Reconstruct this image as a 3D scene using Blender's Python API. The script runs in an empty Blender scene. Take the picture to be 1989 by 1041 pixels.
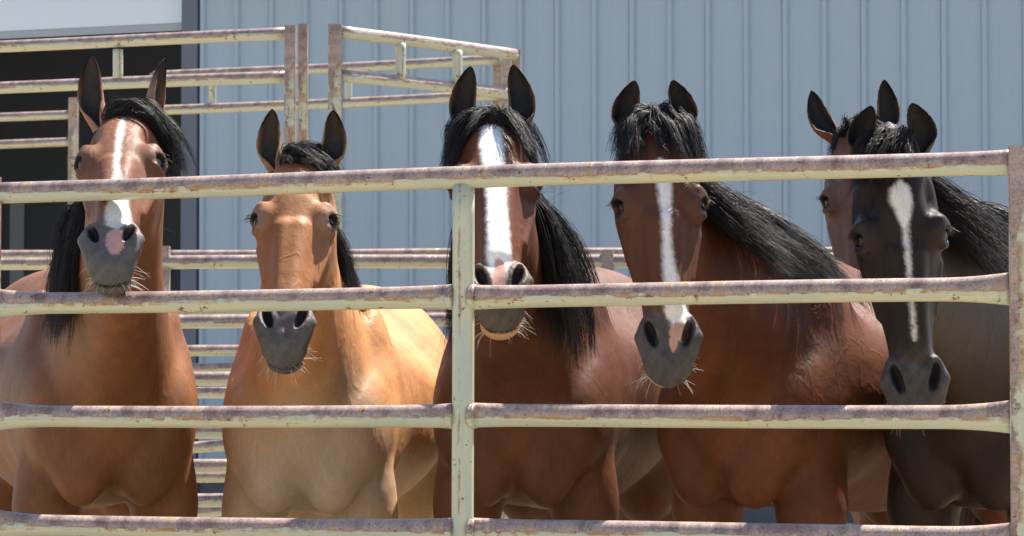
import bpy, math, random
import numpy as np
from mathutils import Vector, Matrix

# ------------------------------------------------------------------ camera, sky, sun
scene = bpy.context.scene
col = scene.collection
F = 6300.0; CX, CY = 994.5, 520.5          # focal length in photo pixels, photo centre
HOR = 805.0
PITCH = math.atan((HOR - CY) / F)
EYE = 1.0
cam_d = bpy.data.cameras.new("camera"); cam = bpy.data.objects.new("camera", cam_d); col.objects.link(cam)
cam.location = (0, 0, EYE); cam.rotation_euler = (math.pi / 2 + PITCH, 0, 0)
cam_d.sensor_width = 36.0; cam_d.lens = F / 1989.0 * 36.0
cam_d.clip_start = 0.1; cam_d.clip_end = 5000
cam_d.dof.use_dof = True; cam_d.dof.focus_distance = 7.1; cam_d.dof.aperture_fstop = 18
scene.camera = cam
scene.render.resolution_x = 1024; scene.render.resolution_y = 536

SUN = Vector((0.32, 0.38, 0.87)).normalized()      # towards the sun: high, behind the horses, to the right
el = math.asin(SUN.z); az = math.atan2(SUN.x, SUN.y)
world = bpy.data.worlds.new("World"); scene.world = world; world.use_nodes = True
nt = world.node_tree
sky = nt.nodes.new("ShaderNodeTexSky"); sky.sky_type = 'NISHITA'; sky.sun_disc = False
sky.sun_elevation = el; sky.sun_rotation = az
sky.air_density = 1.0; sky.dust_density = 0.6; sky.ozone_density = 1.2
bg = nt.nodes["Background"]; bg.inputs[1].default_value = 0.082
nt.links.new(sky.outputs[0], bg.inputs[0])
sun_d = bpy.data.lights.new("sun", 'SUN'); sun_d.energy = 5.0; sun_d.angle = math.radians(0.53); sun_d.color = (1.0, 0.94, 0.84)
sun = bpy.data.objects.new("sun", sun_d); col.objects.link(sun)
sun.rotation_euler = (-SUN).to_track_quat('-Z', 'Y').to_euler(); sun.location = (3, 3, 12)
scene.view_settings.view_transform = 'Standard'; scene.view_settings.look = 'None'
scene.view_settings.gamma = 1.0; scene.view_settings.exposure = 1.55
try: scene.view_settings.use_curve_mapping = False
except Exception: pass

def P(px, py, Y):
    """world point seen at photo pixel (px,py) at depth Y"""
    dx = (px - CX) / F; dz = (CY - py) / F
    c, s = math.cos(PITCH), math.sin(PITCH)
    y = c - s * dz; z = s + c * dz
    k = Y / y
    return Vector((dx * k, Y, EYE + z * k))

# ------------------------------------------------------------------ node helpers
class NT:
    def __init__(s, name):
        s.m = bpy.data.materials.new(name); s.m.use_nodes = True
        s.t = s.m.node_tree; s.n = s.t.nodes; s.b = s.n["Principled BSDF"]
    def new(s, typ, **kw):
        n = s.n.new(typ)
        for k, v in kw.items(): setattr(n, k, v)
        return n
    def link(s, a, b): s.t.links.new(a, b)
    def val(s, sock, v):
        if hasattr(v, 'is_linked'): s.link(v, sock)
        else: sock.default_value = v
    def math(s, op, a, b=0.0, c=0.0):
        n = s.new("ShaderNodeMath", operation=op)
        s.val(n.inputs[0], a); s.val(n.inputs[1], b); s.val(n.inputs[2], c)
        return n.outputs[0]
    def ramp(s, v, lo, hi):
        n = s.new("ShaderNodeMapRange", interpolation_type='SMOOTHSTEP')
        s.val(n.inputs[0], v); n.inputs[1].default_value = lo; n.inputs[2].default_value = hi
        return n.outputs[0]
    def mix(s, f, a, b, typ='MIX'):
        n = s.new("ShaderNodeMix", data_type='RGBA', blend_type=typ)
        s.val(n.inputs[0], f); s.val(n.inputs[6], a); s.val(n.inputs[7], b)
        return n.outputs[2]
    def noise(s, vec, scale, detail=3, rough=0.55):
        n = s.new("ShaderNodeTexNoise")
        if vec is not None: s.link(vec, n.inputs[0])
        n.inputs["Scale"].default_value = scale; n.inputs["Detail"].default_value = detail; n.inputs["Roughness"].default_value = rough
        return n.outputs[0]
    def obj(s): return s.new("ShaderNodeTexCoord").outputs["Object"]
    def attr(s, name, out="Fac"): return s.new("ShaderNodeAttribute", attribute_name=name).outputs[out]
    def mapping(s, vec, scale):
        n = s.new("ShaderNodeMapping"); s.link(vec, n.inputs[0]); n.inputs["Scale"].default_value = scale
        return n.outputs[0]
    def bump(s, h, dist, strength=1.0):
        n = s.new("ShaderNodeBump"); s.link(h, n.inputs["Height"]); n.inputs["Distance"].default_value = dist; n.inputs["Strength"].default_value = strength
        s.link(n.outputs[0], s.b.inputs["Normal"])
    def set(s, **kw):
        for k, v in kw.items(): s.val(s.b.inputs[k.replace('_', ' ')], v)
        return s.m

def rgba(c): return (c[0], c[1], c[2], 1.0)

def mat_pipe():
    m = NT("painted_pipe")
    up = m.attr("up"); al = m.attr("along"); an = m.attr("around"); rust = m.attr("rusty")
    o = m.obj()
    cmb = m.new("ShaderNodeCombineXYZ"); m.link(m.math('MULTIPLY', al, 3.0), cmb.inputs[0]); m.link(an, cmb.inputs[1]); m.link(rust, cmb.inputs[2])
    base = cmb.outputs[0]
    n_low = m.noise(base, 1.6, 4, 0.6)
    n_chip = m.noise(o, 55, 5, 0.7)
    n_fine = m.noise(o, 210, 3, 0.6)
    # streaks that run round the pipe
    cs = m.new("ShaderNodeCombineXYZ"); m.link(m.math('MULTIPLY', al, 26.0), cs.inputs[0]); m.link(m.math('MULTIPLY', an, 0.55), cs.inputs[1]); m.link(m.math('MULTIPLY', rust, 7.0), cs.inputs[2])
    n_str = m.noise(cs.outputs[0], 1.0, 4, 0.6)
    t = m.math('ADD', up, m.math('MULTIPLY', m.math('SUBTRACT', n_low, 0.5), 1.5))
    t = m.math('ADD', t, m.math('MULTIPLY', m.math('SUBTRACT', n_chip, 0.5), 0.55))
    t = m.math('ADD', t, m.math('MULTIPLY', rust, 0.5))
    worn = m.ramp(t, -0.02, 0.08)
    strk = m.ramp(n_str, 0.585, 0.63)
    worn = m.math('MULTIPLY', worn, m.math('SUBTRACT', 1.0, m.math('MULTIPLY', strk, 0.8)))
    spots = m.ramp(m.math('ADD', n_chip, m.math('MULTIPLY', n_low, 0.35)), 0.80, 0.84)
    edge = m.math('MULTIPLY', m.ramp(t, -0.32, 0.02), m.math('SUBTRACT', 1.0, worn))
    paint = m.mix(m.ramp(n_low, 0.3, 0.7), (0.38, 0.44, 0.38, 1), (0.52, 0.51, 0.34, 1))
    paint = m.mix(m.math('MULTIPLY', m.ramp(n_fine, 0.5, 0.7), 0.25), paint, (0.30, 0.30, 0.22, 1))
    rustc = m.mix(m.ramp(m.math('ADD', m.math('MULTIPLY', n_fine, 0.4), m.math('MULTIPLY', n_str, 0.6)), 0.35, 0.65), (0.150, 0.090, 0.075, 1), (0.39, 0.29, 0.25, 1))
    orange = m.mix(n_fine, (0.20, 0.075, 0.02, 1), (0.34, 0.17, 0.06, 1))
    c = m.mix(m.math('MULTIPLY', edge, m.ramp(n_str, 0.38, 0.54)), paint, orange)
    c = m.mix(worn, c, rustc)
    c = m.mix(spots, c, m.mix(n_fine, (0.07, 0.035, 0.025, 1), (0.20, 0.08, 0.03, 1)))
    m.bump(m.math('ADD', m.math('MULTIPLY', worn, -0.5), m.math('MULTIPLY', n_fine, 0.35)), 0.0015, 0.7)
    return m.set(Base_Color=c, Roughness=m.math('ADD', 0.26, m.math('MULTIPLY', n_chip, 0.22)), Specular_IOR_Level=0.7)

def mat_coat():
    m = NT("horse_coat")
    c = m.attr("Col", "Color"); o = m.obj()
    streak = m.noise(m.mapping(o, (1.0, 1.0, 0.22)), 330, 3, 0.65)
    blot = m.noise(o, 9, 4, 0.6)
    fac = m.math('ADD', 0.60, m.math('ADD', m.math('MULTIPLY', streak, 0.50), m.math('MULTIPLY', blot, 0.30)))
    st2 = m.noise(m.mapping(o, (1.0, 1.0, 0.2)), 95, 3, 0.6)
    fac = m.math('ADD', fac, m.math('MULTIPLY', m.math('SUBTRACT', st2, 0.5), 0.35))
    g = m.new("ShaderNodeCombineColor"); [m.link(fac, g.inputs[i]) for i in range(3)]
    cc = m.mix(1.0, c, g.outputs[0], 'MULTIPLY')
    dust = m.math('MULTIPLY', m.ramp(m.noise(m.mapping(o, (1, 1, 0.6)), 7, 7, 0.7), 0.52, 0.74), m.math('MULTIPLY', st2, 0.28))
    cc = m.mix(dust, cc, m.mix(1.0, m.mix(0.12, cc, (0.34, 0.25, 0.17, 1)), (2.0, 1.9, 1.8, 1), 'MULTIPLY'))
    vein = m.noise(o, 24, 3, 0.5)
    rid = m.math('SUBTRACT', 1.0, m.ramp(m.math('ABSOLUTE', m.math('SUBTRACT', m.noise(m.mapping(o, (1, 1, 0.5)), 11, 2, 0.5), 0.5)), 0.0, 0.035))
    hgt = m.math('ADD', m.math('ADD', m.math('MULTIPLY', streak, 0.3), m.math('MULTIPLY', vein, 1.5)), m.math("MULTIPLY", rid, 0.32))
    m.bump(hgt, 0.004, 0.38)
    return m.set(Base_Color=cc, Roughness=m.math('ADD', 0.42, m.math('MULTIPLY', streak, 0.25)), Specular_IOR_Level=0.17)

def mat_simple(name, c1, c2, scale, rough=0.6, spec=0.4, bump=0.0, stretch=(1, 1, 1)):
    m = NT(name); v = m.mapping(m.obj(), stretch)
    n = m.noise(v, scale, 4, 0.6)
    if bump: m.bump(n, bump)
    return m.set(Base_Color=m.mix(n, rgba(c1), rgba(c2)), Roughness=rough, Specular_IOR_Level=spec)

M = {}
M['pipe'] = mat_pipe()
M['coat'] = mat_coat()
M['hair'] = mat_simple("black_hair", (0.008, 0.008, 0.010), (0.024, 0.019, 0.018), 45, 0.54, 0.30)
M['hair_brown'] = mat_simple("brown_hair", (0.09, 0.035, 0.015), (0.05, 0.022, 0.012), 60, 0.45, 0.4)
M['whisker'] = mat_simple("whisker_hair", (0.55, 0.50, 0.44), (0.75, 0.72, 0.66), 40, 0.4, 0.4)
M['eye'] = mat_simple("eye_dark", (0.004, 0.003, 0.003), (0.012, 0.006, 0.004), 80, 0.12, 0.35)
M['siding'] = mat_simple("siding_steel", (0.295, 0.385, 0.465), (0.355, 0.445, 0.525), 5, 0.45, 0.4, 0.0, (1, 1, 0.06))
M['trim'] = mat_simple("jamb_trim", (0.10, 0.12, 0.16), (0.13, 0.15, 0.19), 3, 0.5)
M['door'] = mat_simple("door_white", (0.62, 0.72, 0.82), (0.70, 0.78, 0.86), 3, 0.5)
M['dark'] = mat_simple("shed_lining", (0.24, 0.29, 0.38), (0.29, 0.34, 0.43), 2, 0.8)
M['wood'] = mat_simple("timber_post", (0.10, 0.08, 0.05), (0.14, 0.11, 0.07), 8, 0.8, 0.2, 0.002, (6, 6, 0.6))
M['frame'] = mat_simple("grey_frame", (0.30, 0.36, 0.42), (0.38, 0.43, 0.48), 6, 0.6)
M['found'] = mat_simple("foundation", (0.07, 0.08, 0.10), (0.13, 0.13, 0.14), 5, 0.9, 0.2, 0.01)

def mat_ground():
    m = NT("corral_dirt"); o = m.obj()
    a = m.noise(o, 0.6, 6, 0.65); b = m.noise(o, 14, 5, 0.7)
    c = m.mix(a, (0.31, 0.25, 0.17, 1), (0.40, 0.33, 0.23, 1)); c = m.mix(m.math('MULTIPLY', b, 0.5), c, (0.24, 0.19, 0.13, 1))
    m.bump(b, 0.03)
    return m.set(Base_Color=c, Roughness=0.95, Specular_IOR_Level=0.15)
M['ground'] = mat_ground()

# ------------------------------------------------------------------ mesh helpers
def mesh_obj(name, verts, faces, mat, parent=None, smooth=True, attrs=None):
    me = bpy.data.meshes.new(name)
    me.from_pydata([tuple(v) for v in verts], [], [tuple(f) for f in faces]); me.update()
    if smooth: me.polygons.foreach_set("use_smooth", [True] * len(me.polygons))
    for k, arr in (attrs or {}).items():
        a = me.attributes.new(k, 'FLOAT', 'POINT'); a.data.foreach_set("value", np.asarray(arr, dtype=np.float32))
    o = bpy.data.objects.new(name, me); me.materials.append(mat); col.objects.link(o)
    if parent: o.parent = parent
    return o

def fast_mesh(name, V, Q, mats, parent=None, colr=None, midx=None):
    """V (n,3) array, Q (m,4) int array (tri: last == third)"""
    me = bpy.data.meshes.new(name)
    V = np.asarray(V, dtype=np.float32); Q = np.asarray(Q, dtype=np.int32)
    me.vertices.add(len(V)); me.vertices.foreach_set("co", V.ravel())
    k = Q.shape[1]
    me.loops.add(len(Q) * k); me.loops.foreach_set("vertex_index", Q.ravel())
    me.polygons.add(len(Q)); me.polygons.foreach_set("loop_start", np.arange(0, len(Q) * k, k, dtype=np.int32))
    if midx is not None: me.polygons.foreach_set("material_index", np.asarray(midx, dtype=np.int32))
    me.polygons.foreach_set("use_smooth", np.ones(len(Q), dtype=bool))
    for m in mats: me.materials.append(m)
    if colr is not None:
        a = me.attributes.new("Col", 'FLOAT_COLOR', 'POINT')
        c4 = np.ones((len(V), 4), dtype=np.float32); c4[:, :3] = colr; a.data.foreach_set("color", c4.ravel())
    me.update(calc_edges=True); me.validate()
    o = bpy.data.objects.new(name, me); col.objects.link(o)
    if parent: o.parent = parent
    if mats[0].name in ("black_hair", "whisker_hair"): o["kind"] = "stuff"
    return o

def tag(o, label=None, cat=None, group=None, kind=None):
    if label: o["label"] = label
    if cat: o["category"] = cat
    if group: o["group"] = group
    if kind: o["kind"] = kind
    return o
def empty(name, loc):
    o = bpy.data.objects.new(name, None); col.objects.link(o); o.location = loc; o.empty_display_size = 0.1
    return o

rng = np.random.default_rng(11)
def box_vf(c, h, ax=None):
    """centre, half sizes, optional 3 axis vectors"""
    ax = ax or (Vector((1, 0, 0)), Vector((0, 1, 0)), Vector((0, 0, 1)))
    v = []
    for k in range(8):
        s = [(1 if k >> i & 1 else -1) * h[i] for i in range(3)]
        v.append(Vector(c) + ax[0] * s[0] + ax[1] * s[1] + ax[2] * s[2])
    f = [(0, 2, 3, 1), (4, 5, 7, 6), (0, 1, 5, 4), (2, 6, 7, 3), (0, 4, 6, 2), (1, 3, 7, 5)]
    return v, f
def box(name, c, h, mat, parent=None, ax=None, bevel=0.0, origin=None):
    v, f = box_vf(c, h, ax)
    if origin is not None: v = [p - Vector(origin) for p in v]
    o = mesh_obj(name, v, f, mat, parent, smooth=False)
    if bevel:
        b = o.modifiers.new("bevel", 'BEVEL'); b.width = bevel; b.segments = 2
    return o

def pipe(name, p0, p1, r, parent, origin, rusty=0.0, flare0=0.0, flare1=0.0, wobble=0.002, segs=20, cap=True, vertical=False):
    """a welded steel pipe from p0 to p1, optionally with squashed (flared) ends"""
    p0 = Vector(p0); p1 = Vector(p1); d = (p1 - p0); L = d.length; d.normalize()
    ref = Vector((0, 0, 1)) if abs(d.z) < 0.9 else Vector((0, -1, 0))
    side = d.cross(ref).normalized(); upv = side.cross(d).normalized()
    n = max(6, int(L / 0.06)); ts = list(np.linspace(0, 1, n + 1))
    for fl, e in ((flare0, 0), (flare1, 1)):
        if fl: ts += [abs(e - x / L) for x in (0.012, 0.03, 0.05, 0.075, 0.1, 0.14)]
    ts = sorted(ts)
    V, Fc, up, al, an = [], [], [], [], []
    ph = random.random() * 6
    for t in ts:
        a = t * L; c = p0 + d * a + upv * wobble * math.sin(a * 3 + ph) + side * wobble * math.cos(a * 2.3 + ph)
        ru = rs = r
        for fl, dist in ((flare0, a), (flare1, L - a)):
            if fl and dist < 0.16:
                k = (1 - dist / 0.16) ** 2.2; ru = r * (1 + fl * k); rs = r * (1 - 0.45 * k)
        for i in range(segs):
            th = 2 * math.pi * i / segs
            V.append(c + upv * ru * math.cos(th) + side * rs * math.sin(th) - Vector(origin))
            thw = (th + math.pi) % (2 * math.pi) - math.pi
            up.append(math.cos(th) if not vertical else -0.62 + 0.62 * math.exp(-((thw + 0.4) / 0.22) ** 2) + 0.25 * math.exp(-((thw - 1.2) / 0.2) ** 2)); al.append(a + ph); an.append(math.sin(th) + math.cos(th))
    m = len(ts)
    for j in range(m - 1):
        for i in range(segs):
            k = (i + 1) % segs
            Fc.append((j * segs + i, j * segs + k, (j + 1) * segs + k, (j + 1) * segs + i))
    if cap:
        Fc.append(tuple(range(segs - 1, -1, -1))); Fc.append(tuple((m - 1) * segs + i for i in range(segs)))
    o = mesh_obj(name, V, Fc, M['pipe'], parent, True, dict(up=up, along=al, around=an, rusty=[rusty] * len(V)))
    return o

def square_post(name, x, y, z0, z1, h, ang, parent, origin, rusty=0.4):
    c, s = math.cos(ang), math.sin(ang); b = h * 0.18
    ring = [(-h, -h + b), (-h + b, -h), (h - b, -h), (h, -h + b), (h, h - b), (h - b, h), (-h + b, h), (-h, h - b)]
    V, Fc, up, al, an = [], [], [], [], []
    zs = list(np.linspace(z0, z1 - 0.24, 10)) + list(np.linspace(z1 - 0.2, z1, 6)); n = 8
    for j, z in enumerate(zs):
        for i, (a, bb) in enumerate(ring):
            V.append(Vector((x + a * c - bb * s, y + a * s + bb * c, z)) - Vector(origin))
            up.append(0.22 * math.sin(i * 2.1) - 0.32 + 0.75 * max(0.0, 1 - (z1 - z) / 0.22)); al.append(z * 0.6); an.append(i * 0.3)
    for j in range(len(zs) - 1):
        for i in range(n): Fc.append((j * n + i, j * n + (i + 1) % n, (j + 1) * n + (i + 1) % n, (j + 1) * n + i))
    Fc.append(tuple((len(zs) - 1) * n + i for i in range(n))); Fc.append(tuple(range(n - 1, -1, -1)))
    return mesh_obj(name, V, Fc, M['pipe'], parent, False, dict(up=up, along=al, around=an, rusty=[rusty] * len(V)))

# ------------------------------------------------------------------ ground
g = mesh_obj("ground", [(-600, -200, 0), (600, -200, 0), (600, 1500, 0), (-600, 1500, 0)], [(0, 1, 2, 3)], M['ground'], None, False)
tag(g, kind="structure")

# ------------------------------------------------------------------ shed
WANG = math.radians(-20.8)
wd = Vector((math.cos(WANG), math.sin(WANG), 0))      # along the wall, to the right and nearer
wn = Vector((wd.y, -wd.x, 0))                         # out of the wall, towards the camera
if wn.y > 0: wn = -wn
J = P(368, 805, 19.6); J.z = 0                         # where jamb and siding meet
shed = empty("metal_shed", J)
def wp(a, out, z): return wd * a + wn * out + Vector((0, 0, z))      # shed-local
def wbox(name, a0, a1, o0, o1, z0, z1, mat, parent=shed, bevel=0.0):
    return box(name, wp((a0 + a1) / 2, (o0 + o1) / 2, (z0 + z1) / 2), (abs(a1 - a0) / 2, abs(o1 - o0) / 2, abs(z1 - z0) / 2), mat, parent, (wd, wn, Vector((0, 0, 1))), bevel)
tag(shed, "blue-grey ribbed metal shed with a dark open bay", "shed")
PW = 0.2286; ZB, ZT = 0.60, 4.30
prof = [(0.0, 0.0), (0.010, 0.020), (0.034, 0.020), (0.046, 0.0), (0.098, 0.0), (0.104, 0.0018), (0.114, 0.0018), (0.120, 0.0),
        (0.160, 0.0), (0.166, 0.0018), (0.176, 0.0018), (0.182, 0.0), (PW - 0.0008, 0.0)]
pv = []
for z in (ZB, ZT):
    for a, o_ in prof: pv.append(wd * a + wn * o_ + Vector((0, 0, z)))
npf = len(prof)
pf = [(i, i + 1, npf + i + 1, npf + i) for i in range(npf - 1)]
first = None
for i in range(46):
    if first is None:
        first = mesh_obj("siding_panel", pv, pf, M['siding'], shed, False); o = first
    else:
        o = first.copy(); col.objects.link(o)
    o.parent = shed; o.location = wd * (0.06 + i * PW) + wn * (0.0015 * (i % 2))
AE = 0.06 + 46 * PW
wbox("foundation", 0.0, AE, -0.15, -0.01, 0, ZB + 0.02, M['found'])
wbox("jamb", -0.05, 0.055, -0.2, 0.03, 0, ZT, M['trim'])
wbox("roof", -7.2, AE + 0.3, -8.3, 0.45, ZT + 0.003, ZT + 0.15, M['trim'])
wbox("end_wall", AE - 0.1, AE, -8.0, -0.16, 0, ZT, M['siding'])
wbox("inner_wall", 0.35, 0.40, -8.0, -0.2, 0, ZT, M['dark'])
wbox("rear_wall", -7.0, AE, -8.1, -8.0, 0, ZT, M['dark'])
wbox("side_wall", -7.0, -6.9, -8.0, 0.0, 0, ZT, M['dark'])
wbox("front_wall", -6.9, -4.6, -0.1, 0.0, 0, ZT, M['siding'])
# raised overhead door: stacked leaves, the lowest hanging in the opening
dz = 3.385
for k in range(2):
    lf = wbox("door_leaf", -4.55, -0.055, -0.10, -0.055, dz + k * 0.46, dz + k * 0.46 + 0.452, M['door'], bevel=0.006)
wbox("door_seal", -4.55, -0.055, -0.095, -0.06, dz - 0.045, dz - 0.002, M['frame'])
# inside the bay: timber post and a framed inner window
q0 = P(22, 388, 25.0) - J; q1 = P(170, 500, 25.0) - J
fr = box("inner_frame", Vector((q0.x + 0.05, q0.y, (q0.z + q1.z) / 2 - 0.25)), (0.055, 0.03, 0.55), M['frame'], shed)
box("frame_rail", Vector((q0.x + 0.42, q0.y, q0.z + 0.03)), (0.31, 0.03, 0.035), M['frame'], shed)

# ------------------------------------------------------------------ fences
RP = 0.0241
fA = P(-28, 805, 7.34); fB = P(1990, 805, 6.50); fA.z = fB.z = 0
fd = (fB - fA).normalized(); fang = math.atan2(fd.y, fd.x)
panel = empty("pipe_panel", fA)
tag(panel, "near livestock panel of worn pale green pipes running across in front of the horses", "fence")
mid = P(911, 805, 6.965); mid.z = 0
tmid = (mid - fA).dot(fd)
LEN = (fB - fA).length
def fp(t, z): return fA + fd * t + Vector((0, 0, z))
ztop = EYE + (805 - 345) / F * 6.965
rails_z = [ztop - 0.004] + [EYE + (805 - y) / F * 6.965 for y in (578, 808, 1029)] + [0.50, 0.25]
square_post("end_post", fA.x, fA.y, 0.02, ztop + 0.03, 0.025, fang, panel, fA, 0.25)
square_post("end_post", fB.x, fB.y, 0.02, ztop + 0.030, 0.025, fang, panel, fA, 0.35)
pipe("rail", fp(0.02, rails_z[0] - 0.002), fp(LEN - 0.022, rails_z[0] + 0.004), RP, panel, fA, 0.30, 0, 0.10)
for i, z in enumerate(rails_z[1:]):
    pipe("rail", fp(0.024, z), fp(tmid - 0.018, z), RP, panel, fA, 0.12, 0.42, 0.12)
    pipe("rail", fp(tmid + 0.018, z), fp(LEN - 0.024, z), RP, panel, fA, 0.12, 0.12, 0.42)
for z in rails_z[1:]:
    for sgn in (-1, 1): pipe("weld_bead", fp(tmid + sgn * 0.019, z), fp(tmid + sgn * 0.031, z), RP * 1.13, panel, fA, 0.1, segs=16, wobble=0)
pipe("upright", fp(tmid, 0.24), fp(tmid, ztop - 0.018), RP * 0.98, panel, fA, 0.0, vertical=True)

def bg_panel(name, label, rails, posts, group=None, r=RP):
    """rails: (px0,py0,Y0,px1,py1,Y1); posts: (px,pytop,Y,half,zbot)"""
    x, y, Yd = posts[0][0], posts[0][1], posts[0][2]
    b = P(x, 805, Yd); b.z = 0
    e = empty(name, b); tag(e, label, "fence", group)
    for (x0, y0, Y0, x1, y1, Y1) in rails: pipe("rail", P(x0, y0, Y0), P(x1, y1, Y1), r, e, b, -0.05, segs=14)
    for (px, py, Yd, h, zb) in posts:
        q = P(px, py, Yd); square_post("post", q.x, q.y, zb, q.z, h, fang + 0.3, e, b, 0.5)
    return e
def braces(e, lst, r=0.02):
    for (px, py0, py1, Yd) in lst:
        b = e.location
        pipe("brace", P(px, py0, Yd), P(px, py1, Yd), r, e, b, 0.15, segs=12, vertical=True)

# tall alley rails, left
e = bg_panel("tall_panel", "tall pipe panel with double top rail in front of the dark bay",
    [(-60, 92, 13.0, 556, 66, 12.4), (-60, 172, 13.0, 556, 150, 12.4), (-60, 512, 13.0, 300, 512, 12.75)],
    [(564, 50, 12.35, 0.021, 0), (-60, 60, 13.0, 0.021, 0)])
braces(e, [(230, 96, 152, 12.7)])
e = bg_panel("gate_post_panel", "tall pipe gate angling back toward the shed wall, two top rails",
    [(660, 62, 12.3, 1000, 106, 13.1), (660, 146, 12.3, 1000, 183, 13.1)],
    [(652, 48, 12.3, 0.026, 0), (1003, 98, 13.12, 0.018, 0)])
braces(e, [(778, 84, 155, 12.55), (889, 98, 165, 12.8)])
e = bg_panel("slim_post", "single rusty post standing beside the tall panel's end post",
    [], [(589, 47, 12.5, 0.018, 0)])
# farther alley rails
e = bg_panel("far_panel", "farther pipe panel with two thin rails seen below the tall rails",
    [(300, 148, 15.6, 972, 116, 14.9), (300, 215, 15.6, 972, 186, 14.9)],
    [(966, 112, 14.95, 0.02, 0), (984, 112, 14.85, 0.022, 0), (300, 142, 15.6, 0.02, 0)])
braces(e, [(412, 150, 208, 15.5), (677, 137, 198, 15.2)], 0.018)
e = bg_panel("stall_panel", "short grey pipe panel at the mouth of the dark bay",
    [(-80, 230, 17.4, 142, 222, 17.2), (-80, 284, 17.4, 142, 276, 17.2)], [(143, 190, 17.2, 0.024, 0), (-80, 200, 17.4, 0.02, 0)])
# low panels between horses and shed
e = bg_panel("low_panel", "low pipe panel of evenly spaced rails right behind the horses",
    [(318, y, 11.3, 2080, y - 7, 11.1) for y in (510, 624, 737, 840, 905, 972, 1035)],
    [(318, 478, 11.3, 0.021, 0), (1180, 486, 11.2, 0.021, 0), (2080, 478, 11.1, 0.021, 0)])
e = bg_panel("low_panel", "thin pipe panel farther back whose rails show between the low panel's rails",
    [(-80, y + 4, 13.9, 2100, y - 6, 13.5) for y in (494, 607, 680, 714, 762, 925)] +
    [(-80, 905, 13.9, 900, 830, 13.6), (-80, 1030, 13.9, 900, 955, 13.6)],
    [(-80, 470, 13.9, 0.02, 0), (2100, 470, 13.5, 0.02, 0)])

# ------------------------------------------------------------------ horses
def sstep(a, b, x):
    t = np.clip((x - a) / (b - a), 0, 1); return t * t * (3 - 2 * t)
def smin(a, b, k):
    h = np.clip(0.5 + 0.5 * (b - a) / k, 0, 1)
    return b * (1 - h) + a * h - k * h * (1 - h)
def smax(a, b, k): return -smin(-a, -b, k)
def hermite(xs, ys, x):
    """smooth monotone-ish interpolation of a table"""
    xs = np.asarray(xs, float); ys = np.asarray(ys, float)
    m = np.gradient(ys, xs)
    i = np.clip(np.searchsorted(xs, x) - 1, 0, len(xs) - 2)
    h = xs[i + 1] - xs[i]; t = np.clip((x - xs[i]) / h, 0, 1)
    return ((2 * t**3 - 3 * t**2 + 1) * ys[i] + (t**3 - 2 * t**2 + t) * h * m[i] + (-2 * t**3 + 3 * t**2) * ys[i + 1] + (t**3 - t**2) * h * m[i + 1])

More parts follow.
